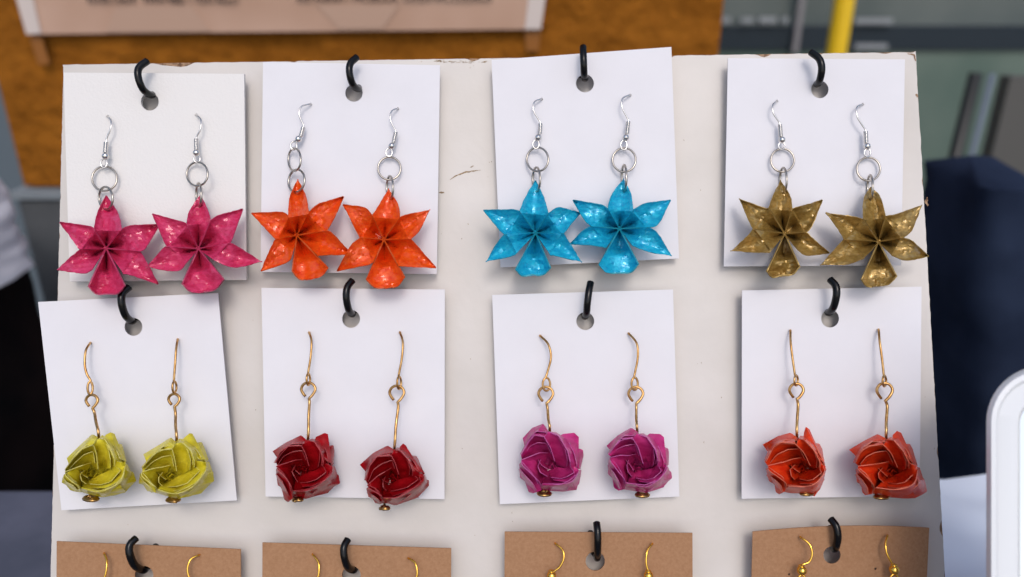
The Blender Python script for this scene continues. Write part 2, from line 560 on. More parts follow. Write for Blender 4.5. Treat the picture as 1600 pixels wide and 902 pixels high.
# white cloth lying on the table at the lower right
mc2 = mat('pale_blue_white_cloth', (0.72, 0.79, 0.9), 0.75)
nx, ny = 50, 46
V = []
ya = CAM.y + 0.16
for j in range(ny):
    for i in range(nx):
        x = 0.13 + 0.5 * i / (nx - 1)
        y = ya + (TB + 0.0 - ya) * j / (ny - 1)
        z = TZ + 0.004 + 0.006 * max(0, 0.5 + noise.fractal(Vector((x * 16, y * 16, 1.7)), 0.8, 2.0, 3))
        V.append((x, y, z))
c2 = mesh('white_cloth', V, grid_faces(ny, nx), mc2, anchor=(0.3, 0, TZ))
c2.location = (0.3, 0, TZ)
solid(c2, 0.0015)
tag(c2, 'pale bluish white cloth lying on the table right of the board', 'cloth')

# ------------------------------------------------------------------ display board
board = thing('display_board', 'off white painted fibreboard display board with chipped brown edges, leaning back on the table', 'display board', (bl_ + br_) / 2)
corners = [P(98, 100), P(1432, 80), br_, bl_]
def perimeter(cs, step):
    out = []
    for i in range(4):
        a, b = cs[i], cs[(i + 1) % 4]
        n = max(2, int((b - a).length / step))
        for k in range(n): out.append((a.lerp(b, k / n), i))
    return out
per = perimeter(corners, 0.0011)
ctr = sum((c for c in corners), Vector()) / 4
inw = [Vector((0, -1, 0)), Vector((-1, 0, 0)), Vector((0, 1, 0)), Vector((1, 0, 0))]
front, outer, back = [], [], []
for k, (p, s) in enumerate(per):
    q = 0.5 + 0.5 * noise.noise(Vector((p.x * 420, p.y * 420, 5)))
    c = max(0.0, noise.noise(Vector((p.x * 130, p.y * 130, 9))) - 0.28) * (2.6 if s == 0 else 1.8)
    d = 0.00012 + 0.00035 * q + 0.0015 * c
    front.append(p + inw[s] * d)
    outer.append(p + Vector((0, 0, -0.0004)) + inw[s] * (0.00025 * (1 - q)))
    back.append(p + Vector((0, 0, -0.0055)))
n = len(per)
tri = delaunay_2d_cdt([v.xy for v in front], [], [list(range(n))], 1, 1e-9)
V = [Vector((v.x, v.y, 0)) for v in tri[0]]
fv = len(V)
Fc = [tuple(f) for f in tri[2]]
Fc = [f if (V[f[1]] - V[f[0]]).cross(V[f[2]] - V[f[1]]).z > 0 else f[::-1] for f in Fc]
mi = [0] * len(Fc)
V += front + outer + back
for i in range(n):
    j = (i + 1) % n
    Fc += [(fv + j, fv + i, fv + n + i, fv + n + j), (fv + n + j, fv + n + i, fv + 2 * n + i, fv + 2 * n + j)]
    mi += [1, 1]
Fc.append(tuple(fv + 2 * n + i for i in range(n)))
mi.append(1)
mesh('panel', V, Fc, [M['paint'], M['mdf']], board, smooth=False, mi=mi)
# easel strut behind
sa = BM @ (P(765, 300) + Vector((0, 0, -0.006)))
sb = Vector((sa.x, min(TB - 0.02, sa.y + 0.07), TZ + 0.001))
V, Fc = tube([sa, sb], 0.006, 10)
mesh('easel_strut', [BI @ v for v in V], Fc, M['mdf'], board)

def blotch(pts, w, h=0.05, seed=0):
    """ragged flake of bare board along a photo polyline"""
    rnd = random.Random(seed)
    path = resample([Vector((x, y, 0)) for x, y in pts], max(5, int(len(pts) * 3)))
    L, Rr = [], []
    for i, p in enumerate(path):
        a = path[max(0, i - 1)]; b = path[min(len(path) - 1, i + 1)]
        t = (b - a).normalized(); nn = Vector((-t.y, t.x, 0))
        e = math.sin(math.pi * (i + 0.6) / (len(path) + 0.2)) ** 0.6
        L.append(p + nn * w * e * rnd.uniform(0.3, 1.0)); Rr.append(p - nn * w * e * rnd.uniform(0.3, 1.0))
    vs = [P(q.x, q.y, h) for q in L] + [P(q.x, q.y, h) for q in Rr]
    k = len(path)
    return vs, [(i, i + 1, k + i + 1, k + i) for i in range(k - 1)]
mesh('scratch', *blotch([(703, 281), (712, 275), (724, 270), (738, 267.5), (751, 266)], 1.7, seed=1), M['scuff'], board, smooth=False)
mesh('scratch', *blotch([(686, 301), (694, 301)], 2.0, seed=2), M['scuff'], board, smooth=False)
mesh('scratch', *blotch([(735, 262), (740, 259)], 1.3, seed=3), M['scuff'], board, smooth=False)
mesh('chip', *blotch([(1449, 308), (1447, 316), (1450, 322)], 3.2, seed=4), M['mdf'], board, smooth=False)
mesh('chip', *blotch([(1431, 147), (1434, 152)], 2.2, seed=5), M['mdf'], board, smooth=False)
mesh('chip', *blotch([(1418, 84), (1428, 86), (1431, 96)], 2.0, seed=6), M['mdf'], board, smooth=False)
parts = []
rnd = random.Random(3)
for i in range(46):
    x = rnd.gauss(705, 26)
    y = 96.5 + rnd.gauss(0, 0.9) + (x - 705) * 0.012
    parts.append(blotch([(x, y), (x + rnd.uniform(1, 5), y + rnd.uniform(-.5, .5))], rnd.uniform(0.3, 0.9), 0.05, i))
for x, y in ((731, 349), (722, 372), (765, 253), (768, 252), (762, 276), (690, 365), (1068, 218), (1126, 218), (1095, 296), (740, 102), (735, 105), (1090, 568), (1096, 566), (800, 800), (801, 814), (722, 700), (200, 819), (395, 500), (1100, 690), (1460, 700), (1445, 830), (1127, 620), (735, 560), (742, 836), (400, 640), (1446, 620)):
    parts.append(blotch([(x, y), (x + rnd.uniform(-1, 1), y + rnd.uniform(1, 3))], rnd.uniform(0.4, 0.8), 0.05, int(x)))
tag(mesh('paint_specks', *join(*parts), M['scuff'], board, smooth=False), kind='stuff')

# hooks screwed into the board: free tip, front of the bend, where it dips into the card's hole
HOOKS = [((231, 95), (216, 119), (236, 149)), ((558, 89), (546, 112), (559, 139)), ((911, 73), (912, 96), (914, 123)), ((1266, 81), (1284, 104), (1277, 132)),
         ((203, 448), (190, 472), (206, 502)), ((551, 438), (541, 463), (550, 491)), ((923, 441), (918, 470), (914, 495)), ((1296, 436), (1307, 459), (1295, 489)),
         ((214, 840), (203, 865), (224, 891)), ((544, 842), (538, 869), (552, 891)), ((932, 816), (934, 844), (933, 872)), ((1297, 810), (1309, 836), (1303, 858))]
for tip, mid, ent in HOOKS:
    side = ent[0] - mid[0] if abs(ent[0] - mid[0]) > 3 else -6
    bx, by = mid[0] + 1.9 * side, mid[1] + (-10 if tip[1] > 700 else 8)
    pts = [P(tip[0], tip[1], 9.5), P((tip[0] + mid[0]) / 2 + (mid[0] - (tip[0] + ent[0]) / 2) * 0.35, (tip[1] + mid[1]) / 2 - 1, 11), P(mid[0], mid[1] + 2, 11.3),
           P(mid[0] + (ent[0] - mid[0]) * 0.38, (mid[1] + ent[1]) / 2 + 6, 9.6), P(ent[0], ent[1], 6.0), P(ent[0] + side * 0.25, ent[1] - 4, 3.2),
           P(bx, (by + ent[1]) / 2, 2.0), P(bx, by + 6, 1.4), P(bx, by, 0.4), P(bx, by, -2)]
    path = resample(catmull(pts, 8), 44)
    r = 0.00108
    rads = [r] * len(path)
    rads[0] = r * 0.72
    path.insert(1, path[0].lerp(path[1], 0.35)); rads.insert(1, r)
    V, Fc = tube(path, r, 14, rads=rads)
    mesh('hook', V, Fc, M['rubber'], board, angle=55)

# where each ear wire runs, in photo crops
EW = [
 ((60, 70), dict(wire=[(243, 252), (256, 268), (255, 295), (241, 330)], coil=((239, 343), (236, 380)), bead=(237, 393), loop=(231, 418), ring=(233, 472, 44, 43), link=(238, 541, 24, 40), lr=-4)),
 ((60, 70), dict(wire=[(556, 247), (573, 265), (571, 297), (559, 322)], coil=((556, 331), (557, 370)), bead=(557, 381), loop=(559, 402), ring=(560, 456, 37, 42), link=(565, 530, 9, 42))),
 ((380, 70), dict(wire=[(238, 209), (206, 218), (197, 245), (211, 280)], coil=((212, 290), (203, 324)), bead=(195, 333), loop=(178, 356), ring=(181, 405, 22, 40), link=(188, 480, 28, 40), lr=8)),
 ((380, 70), dict(wire=[(545, 225), (523, 235), (519, 265), (536, 300)], coil=((538, 308), (530, 346)), bead=(524, 357), loop=(514, 380), ring=(515, 436, 40, 40), link=(517, 505, 11, 42))),
 ((730, 60), dict(wire=[(263, 214), (238, 224), (233, 252), (254, 290)], coil=((258, 300), (256, 338)), bead=(250, 350), loop=(242, 374), ring=(248, 427, 38, 42), link=(244, 497, 13, 42))),
 ((730, 60), dict(wire=[(575, 200), (548, 212), (545, 242), (566, 284)], coil=((568, 293), (563, 336)), bead=(559, 350), loop=(552, 377), ring=(553, 429, 41, 42), link=(553, 492, 8, 46))),
 ((1110, 60), dict(wire=[(235, 221), (220, 234), (221, 262), (241, 294)], coil=((245, 304), (248, 346)), bead=(252, 358), loop=(251, 379), ring=(254, 430, 41, 41), link=(257, 500, 12, 44))),
 ((1110, 60), dict(wire=[(538, 232), (516, 243), (518, 277), (543, 318)], coil=((547, 328), (549, 368)), bead=(552, 381), loop=(553, 404), ring=(557, 461, 41, 41), link=(563, 526, 9, 44))),
]
RW = [
 ((50, 430), [(205, 240), (190, 265), (186, 310), (192, 345), (207, 372)], (205, 398, 9, 22), (211, 443, 21), [(230, 455), (220, 485), (226, 520), (235, 572)]),
 ((50, 430), [(513, 228), (508, 262), (504, 320), (500, 372)], (502, 395, 7, 20), (501, 439, 20), [(518, 455), (506, 490), (506, 530), (510, 585)]),
 ((390, 430), [(210, 203), (218, 232), (215, 290), (206, 345)], (207, 368, 6, 20), (207, 404, 25), [(228, 418), (211, 448), (208, 500), (206, 578)]),
 ((390, 430), [(530, 203), (540, 235), (537, 290), (526, 350)], (527, 380, 7, 22), (519, 416, 26), [(543, 428), (524, 465), (516, 530), (510, 615)]),
 ((750, 430), [(213, 215), (240, 243), (250, 290), (236, 348)], (234, 385, 13, 23), (232, 420, 26), [(256, 432), (238, 468), (241, 510), (246, 548)]),
 ((750, 430), [(525, 207), (552, 240), (556, 290), (545, 350)], (545, 383, 11, 22), (549, 420, 26), [(572, 432), (551, 468), (551, 510), (554, 550)]),
 ((1130, 420), [(237, 220), (238, 262), (245, 320), (253, 375)], (257, 394, 6, 18), (258, 430, 25), [(282, 442), (264, 480), (261, 530), (260, 590)]),
 ((1130, 420), [(548, 217), (552, 260), (560, 320), (566, 375)], (568, 396, 6, 19), (569, 431, 28), [(595, 442), (578, 485), (575, 535), (574, 595)]),
]
KW = [
 (9, (60, 800), [(457, 290), (474, 335), (474, 390), (462, 450), (440, 500)], (430, 540)),
 (9, (60, 800), [(1115, 300), (1060, 328), (1036, 390), (1046, 450), (1080, 505)], (1095, 545)),
 (10, (390, 800), [(440, 298), (478, 350), (482, 415), (470, 465), (445, 510)], (435, 550)),
 (10, (390, 800), [(1105, 323), (1148, 352), (1164, 410), (1158, 460), (1135, 510)], (1125, 550)),
 (11, (750, 790), [(525, 265), (573, 308), (582, 365), (555, 425), (515, 458)], (497, 488)),
 (11, (750, 790), [(1195, 268), (1162, 315), (1154, 385), (1160, 430), (1170, 460)], (1170, 488)),
 (12, (1130, 790), [(540, 222), (598, 268), (618, 335), (596, 392), (550, 412)], (546, 452)),
 (12, (1130, 790), [(1140, 212), (1127, 270), (1138, 335), (1165, 390), (1180, 412)], (1187, 446)),
]
PIERCE = {}
for k_, (o_, d_) in enumerate(EW): PIERCE.setdefault(1 + k_ // 2, []).append((o_[0] + d_['wire'][0][0] / 2.2556, o_[1] + d_['wire'][0][1] / 2.2556, 2.1))
for k_, r_ in enumerate(RW): PIERCE.setdefault(5 + k_ // 2, []).append((r_[0][0] + r_[1][0][0] / 2.2556, r_[0][1] + r_[1][0][1] / 2.2556, 2.2))
for i_, o_, w_, b_ in KW: PIERCE.setdefault(i_, []).append((o_[0] + w_[0][0] / 4.4444, o_[1] + w_[0][1] / 4.4444, 2.4))

# ------------------------------------------------------------------ cards
CARDZ = {}
def card(idx, name, quad, hole, label, m, ztop, zbot, thick, group, bend=0.0, extra=(), edge_up=0.0):
    TL, TR, BR_, BL = quad
    CARDZ[idx] = (min(TL[1], TR[1]), max(BL[1], BR_[1]), ztop, zbot)
    def uv(u, v):
        x = (1 - v) * ((1 - u) * TL[0] + u * TR[0]) + v * ((1 - u) * BL[0] + u * BR_[0])
        y = (1 - v) * ((1 - u) * TL[1] + u * TR[1]) + v * ((1 - u) * BL[1] + u * BR_[1])
        y -= edge_up * 4 * u * (1 - u) * (1 - v)
        return x, y
    def h(u, v):
        return ztop + (zbot - ztop) * v + bend * (4 * u * (1 - u) - 0.5) + 0.12 * noise.noise(Vector((u * 2, v * 2, idx)))
    pts, params = [], []
    def add(x, y, u, v):
        pts.append(Vector((x, y))); params.append((u, v)); return len(pts) - 1
    N = 14
    border = []
    cr = 0.012
    for k in range(N): border.append(add(*uv(k / N, 0), k / N, 0))
    for k in range(N): border.append(add(*uv(1, k / N), 1, k / N))
    for k in range(N): border.append(add(*uv(1 - k / N, 1), 1 - k / N, 1))
    for k in range(N): border.append(add(*uv(0, 1 - k / N), 0, 1 - k / N))
    def inv(x, y):
        u, v = 0.5, 0.5
        for _ in range(12):
            ax, ay = uv(u, v); e = 1e-3
            bx, by = uv(u + e, v); cx, cy = uv(u, v + e)
            J = np.array([[(bx - ax) / e, (cx - ax) / e], [(by - ay) / e, (cy - ay) / e]])
            du, dv = np.linalg.solve(J, [x - ax, y - ay])
            u += du; v += dv
        return u, v
    holes = [hole] + list(extra) + PIERCE.get(idx, [])
    hl = []
    for hx, hy, hr in holes:
        nseg = 28 if hr > 5 else 10
        ids = []
        for k in range(nseg):
            a = 2 * math.pi * k / nseg
            x, y = hx + hr * math.cos(a), hy + hr * math.sin(a)
            ids.append(add(x, y, *inv(x, y)))
        hl.append(ids)
    for j in range(1, N):
        for i in range(1, N):
            x, y = uv(i / N, j / N)
            if all((x - hx) ** 2 + (y - hy) ** 2 > (hr * 1.35 + 2) ** 2 for hx, hy, hr in holes):
                add(x, y, i / N, j / N)
    edges = [(b, border[(i + 1) % len(border)]) for i, b in enumerate(border)]
    for ids in hl: edges += [(b, ids[(i + 1) % len(ids)]) for i, b in enumerate(ids)]
    out = delaunay_2d_cdt(pts, edges, [], 1, 1e-6)
    vs, orig = out[0], out[3]
    pr = [params[o[0]] if o else inv(*v) for v, o in zip(vs, orig)]
    fs = []
    for f in out[2]:
        cx = sum(vs[i].x for i in f) / len(f); cy = sum(vs[i].y for i in f) / len(f)
        if any((cx - hx) ** 2 + (cy - hy) ** 2 < (hr * 0.985) ** 2 for hx, hy, hr in holes): continue
        fs.append(list(f))
    V = [P(v.x, v.y, h(u, w)) for v, (u, w) in zip(vs, pr)]
    fs = [f if (V[f[1]] - V[f[0]]).cross(V[f[2]] - V[f[1]]).z > 0 else f[::-1] for f in fs]
    anchor = P((TL[0] + TR[0]) / 2, (TL[1] + BL[1]) / 2, (ztop + zbot) / 2)
    o = mesh(name, V, fs, m, smooth=True, anchor=anchor)
    o.matrix_world = BM @ Matrix.Translation(anchor)
    solid(o, thick * 0.001)
    o.data.set_sharp_from_angle(angle=R(40))
    tag(o, label, 'card', group)
    return o

W = 'white earring cards'
K = 'brown earring cards'
card(1, 'earring_card', [(99, 113.5), (381.5, 115.5), (385, 437.5), (109, 440)], (234, 159, 14), 'thick warm white card holding the pink flower earrings, top left of the board', M['card_warm'], 5.0, 4.0, 1.0, W, 0.2)
card(2, 'earring_card', [(411, 97), (687.5, 102), (682.5, 428.5), (407, 425)], (553, 145.5, 13.6), 'white card holding the orange flower earrings, second in the top row', M['card'], 5.0, 4.0, 0.35, W, -0.3)
card(3, 'earring_card', [(768, 94), (1049, 73.5), (1061, 404), (782, 418)], (914, 130.5, 14), 'tilted white card holding the turquoise blue flower earrings', M['card'], 5.6, 4.0, 0.35, W, 0.3)
card(4, 'earring_card', [(1137.5, 91), (1414, 93), (1408, 415), (1131, 416.5)], (1281, 140, 13.6), 'white card holding the bronze flower earrings, at the top right', M['card'], 5.0, 4.0, 0.35, W, 0.2)
card(5, 'earring_card', [(59.5, 472), (340.5, 458), (370, 782), (96, 797.5)], (208.5, 511, 14), 'tilted white card holding the yellow rose earrings, sticking out past the left board edge', M['card'], 5.5, 4.0, 0.35, W, -0.3)
card(6, 'earring_card', [(408.5, 450), (695, 452.5), (694.5, 780), (415, 776)], (548.5, 498.5, 14), 'white card holding the dark red rose earrings', M['card'], 5.0, 4.0, 0.35, W, 0.2)
card(7, 'earring_card', [(769, 461), (1051.5, 452.5), (1061.5, 776), (781, 788)], (914.5, 502, 14), 'white card holding the magenta rose earrings', M['card'], 5.0, 4.0, 0.35, W, 0.2)
card(8, 'earring_card', [(1159.5, 454), (1440, 448), (1437, 775), (1159, 779.5)], (1297, 498, 14), 'white card holding the orange red rose earrings, right end of the second row', M['card'], 5.0, 4.0, 0.35, W, -0.2)
card(9, 'earring_card', [(88.5, 846), (376, 858.5), (378, 1182), (87, 1172)], (225, 899, 14.5), 'brown kraft card cut off by the frame, leftmost in the bottom row', M['kraft'], 6.5, 5.0, 0.4, K, 0.2)
card(10, 'earring_card', [(410, 848), (705, 857), (703, 1180), (409, 1174)], (549, 899, 14.5), 'brown kraft card below the dark red rose earrings', M['kraft'], 6.5, 5.0, 0.4, K, 0.2)
card(11, 'earring_card', [(788.5, 831), (1082, 833), (1083, 1160), (787, 1160)], (930, 877, 15), 'brown kraft card below the magenta rose earrings', M['kraft'], 7.0, 5.0, 0.4, K, 0.2, extra=[])
card(12, 'earring_card', [(1176, 831), (1452, 825), (1437, 1150), (1168, 1152)], (1300, 867.5, 13.5), 'curled brown kraft card in the lower right corner of the board', M['kraft'], 7.5, 5.0, 0.4, K, 1.6, extra=[(1233, 897.5, 1.7), (1368, 889, 2.0)], edge_up=6)

def zc(idx, y):
    a, b, zt_, zb_ = CARDZ[idx]
    return zt_ + (zb_ - zt_) * (y - a) / (b - a)

# ------------------------------------------------------------------ earring wires
def wire_pts(idx, pts, hs):
    return [P(x, y, zc(idx, y) + h) for (x, y), h in zip(pts, hs)]

def ellipse(cx, cy, rx, ry, z0, deep=True, rot=0.0, n=40, tiltz=0.0):
    d = math.sqrt(max(ry * ry - rx * rx, 0)) * PXM * 1000 if deep else 0
    out = []
    for k in range(n):
        a = 2 * math.pi * k / n
        x, y = rx * math.cos(a), ry * math.sin(a)
        xr, yr = x * math.cos(rot) - y * math.sin(rot), x * math.sin(rot) + y * math.cos(rot)
        out.append(P(cx + xr, cy + yr, z0 + d * math.cos(a) + tiltz * math.sin(a)))
    return out

def flower_ear(idx, zo, d, root):
    s = 2.2556
    q = lambda p: (zo[0] + p[0] / s, zo[1] + p[1] / s)
    w = [q(p) for p in d['wire']]
    bead = q(d['bead']); loop = q(d['loop'])
    c0, c1 = q(d['coil'][0]), q(d['coil'][1])
    pts = [w[0], w[0]] + w[1:] + [c0, c1, bead]
    hs = [-2.5, 0.6] + [2.4, 3.0, 2.6][:len(w) - 1] + [2.6, 2.6, 2.6]
    path = resample(catmull(wire_pts(idx, pts, hs), 8), 60)
    V1 = tube(path, 0.00026, 8)
    lp = []
    bz = zc(idx, bead[1]) + 2.6
    for k in range(22):                                    # little eye under the bead
        a = -math.pi / 2 + 2 * math.pi * k / 21
        lp.append(P(loop[0] + 5.0 * math.cos(a) * (1 if d.get('fl', 1) > 0 else -1), loop[1] + (loop[1] - bead[1]) * 0.62 * math.sin(a), bz + 0.25 * math.sin(a * 0.5)))
    V2 = tube([P(*bead, bz)] + lp, 0.00026, 8)
    mesh('ear_wire', *join(V1, V2), M['steel'], root)
    a3, b3 = P(*c0, zc(idx, c0[1]) + 2.6), P(*c1, zc(idx, c1[1]) + 2.6)
    ax = (b3 - a3).normalized(); u = ax.orthogonal().normalized(); v = ax.cross(u)
    hel = []
    turns = 10
    for k in range(turns * 10 + 1):
        a = 2 * math.pi * k / 10
        hel.append(a3.lerp(b3, k / (turns * 10)) + (u * math.cos(a) + v * math.sin(a)) * 0.00050)
    mesh('coil', *tube(hel, 0.00022, 6), M['steel'], root)
    mesh('bead', *ball(P(*bead, bz), 0.00108), M['steel'], root)
    cx, cy = q(d['ring'][:2])
    rx, ry = d['ring'][2] / s, d['ring'][3] / s
    rz = zc(idx, cy) + 1.8 + math.sqrt(max(ry * ry - rx * rx, 0)) * PXM * 1000 * 0.8
    mesh('jump_ring', *tube(ellipse(cx, cy, rx, ry, rz, tiltz=0.5), 0.00033, 8, True), M['ring'], root)
    cx, cy = q(d['link'][:2])
    rx, ry = d['link'][2] / s, d['link'][3] / s
    mesh('jump_ring', *tube(ellipse(cx, cy, rx, ry, zc(idx, cy) + 4.2, rot=R(d.get('lr', 0))), 0.00036, 8, True), M['ring'], root)

def pw(s, pts):
    for (a, za), (b, zb_) in zip(pts, pts[1:]):
        if s <= b: return za + (zb_ - za) * (s - a) / (b - a)
    return pts[-1][1]

def creases(rnd, c, rad, n, amp):
    L = []
    for _ in range(n):
        a = rnd.uniform(0, math.pi)
        L.append((math.cos(a), math.sin(a), c[0] + rnd.uniform(-rad, rad), c[1] + rnd.uniform(-rad, rad), rnd.uniform(-amp, amp)))
    def f(x, y):
        return sum(k * abs(nx_ * (x - ox) + ny_ * (y - oy)) for nx_, ny_, ox, oy, k in L)
    c0_ = f(c[0], c[1])
    return lambda x, y: f(x, y) - c0_

def petal(idx, zo, C, Na, Ba, T, Bb, Nb, col, root, seed, lip=False, hole=False):
    s_ = zo[2]
    q = lambda p: Vector((zo[0] + p[0] / s_, zo[1] + p[1] / s_, 0))
    C, Na, Ba, T, Bb, Nb = map(q, (C, Na, Ba, T, Bb, Nb))
    rnd = random.Random(seed)
    n1, n2, nt = 13, 18, 17
    def edge(N_, B_):
        if lip:
            a = [C.lerp(B_, k / 17) for k in range(17)]
            mid1 = B_.lerp(T, 0.5) + (T - C).normalized() * 5.0 + (B_ - C.lerp(T, .7)) * 0.10
            b = catmull([B_, mid1, T], 6)
            return a, resample(b, 14)
        a = [C.lerp(N_, k / n1) + (B_ - N_) * 0 for k in range(n1)]
        c = catmull([N_, B_, T], 10)
        return a, resample(c, n2)
    La, Lb = edge(Na, Ba)
    Ra, Rb = edge(Nb, Bb)
    Lf, Rt = La + Lb, Ra + Rb
    ns = len(Lf)
    k1 = len(La)
    tz = rnd.uniform(5.2, 8.0) if not hole else 3.6
    cm = C.lerp(T, 0.6)
    fcr = creases(rnd, (cm.x, cm.y), 18, 7, 0.055)
    fz = rnd.uniform(6.4, 7.8)
    bow = rnd.uniform(0.2, 1.2)
    LIPH = [(0, 3.4), (0.10, 6.5), (0.52, 11.0), (0.66, 10.4), (0.8, 9.6), (1, 9.4)]
    V = []
    zb0 = zc(idx, C.y)
    axis = (T - C)
    for i in range(ns):
        s = i / (ns - 1)
        for j in range(nt):
            t = -1 + 2 * j / (nt - 1)
            p = Lf[i].lerp(Rt[i], (t + 1) / 2)
            if lip:
                he = pw(s, LIPH)
                hv = pw(s, [(0, 3.0), (0.04, 0.4), (0.31, 0.4), (0.35, 1.4), (0.385, 6.2), (0.42, 7.2), (0.60, 7.0), (0.80, 8.0), (1, 9.4)])
                sh = abs(t) ** (1.05 if s < 0.37 else 3.0)
            else:
                he = pw(s, [(0, 3.4), (0.12, 5.4), (0.42, 10.2), (0.7, 9.6 if not hole else 7), (1, tz)])
                hv = pw(min(1, s + 0.09 * (1 - t * t) * math.sin(math.pi * s)), [(0, 2.6), (0.04, 0.4), (0.26, 0.8), (0.43, fz - 1.1), (0.50, fz), (0.75, (fz + bow) if not hole else (fz + tz) / 2), (1, tz)])
                sh = abs(t) ** (1.0 if s < 0.43 else 2.0)
            h = hv + (he - hv) * sh
            g3 = Vector((p.x * 0.11, p.y * 0.11, seed * 3.7))
            cr = noise.fractal(g3, 0.9, 2.1, 3) * 0.35 + abs(noise.noise(g3 * 1.6)) * -0.7
            h += cr * min(1, s * 4) * (1 - 0.55 * abs(t) ** 3) + fcr(p.x, p.y) * min(1, s * 2.5) * (1 - 0.6 * abs(t) ** 4)
            w = 1.0 if i not in (0, ns - 1) else 0
            jx = noise.noise(g3 * 1.7 + Vector((9, 0, 0))) * 0.7 * w
            jy = noise.noise(g3 * 1.7 + Vector((0, 9, 0))) * 0.7 * w
            if i < k1: jx *= 0.2; jy *= 0.2
            V.append(P(p.x + jx, p.y + jy, zb0 + max(h, 0.35)))
    Fc = [f[::-1] for f in grid_faces(ns, nt)]
    if lip:                                           # outer walls folded back from the raised rims
        base = len(V)
        cen = C.lerp(T, 0.6)
        for side in (Lf, Rt):
            b0 = len(V)
            for i in range(ns):
                s = i / (ns - 1)
                he = pw(s, LIPH)
                o_ = (side[i] - cen).normalized()
                V.append(P(side[i].x, side[i].y, zb0 + he - 0.02))
            for i in range(ns):
                o_ = (side[i] - cen).normalized()
                k = min(1, i / 6)
                V.append(P(side[i].x + o_.x * 2.5 * k * (1 - i / ns), side[i].y + o_.y * 1.0 * k * (1 - i / ns), zb0 + 1.6))
            for i in range(ns - 1):
                f = (b0 + i, b0 + i + 1, b0 + ns + i + 1, b0 + ns + i)
                Fc.append(f if side is Rt else f[::-1])
    o = mesh('lip' if lip else 'petal', V, Fc, FOIL[col], root)
    if (o.data.polygons[ns * 3].normal.z < 0): o.data.flip_normals()
    solid(o, 0.0002, rim=1)
    o.modifiers['crisp_edges'].split_angle = R(27)
    return o

def flower(idx, zo, d, col, root, seed):
    n, b = d['n'], d['b']
    C = d['C']
    order = [('top', 5, 0), ('ur', 0, 1), ('lr', 1, 2), ('ll', 3, 4), ('ul', 4, 5)]
    for k, (nm, i, j) in enumerate(order):
        ba, T, bb = b[nm]
        petal(idx, zo, C, n[i], ba, T, bb, n[j], col, root, seed * 10 + k, hole=(nm == 'top'))
    Rr, Bt, Ll = b['lip']
    petal(idx, zo, C, Rr, Rr, Bt, Ll, Ll, col, root, seed * 10 + 7, lip=True)
    # knot of paper ends in the middle
    s_ = zo[2]
    cx, cy = zo[0] + C[0] / s_, zo[1] + C[1] / s_
    vs = []
    rnd = random.Random(seed)
    for k in range(7):
        a = k * 0.9
        p = P(cx + 2.2 * math.cos(a), cy + 2.2 * math.sin(a), zc(idx, cy) + 3.2)
        vs.append(ball(p, 0.00028 + 0.00016 * rnd.random(), 6, 5, (1.3, 1, 0.8)))
    mesh('centre_knot', *join(*vs), FOIL[col][0], root)

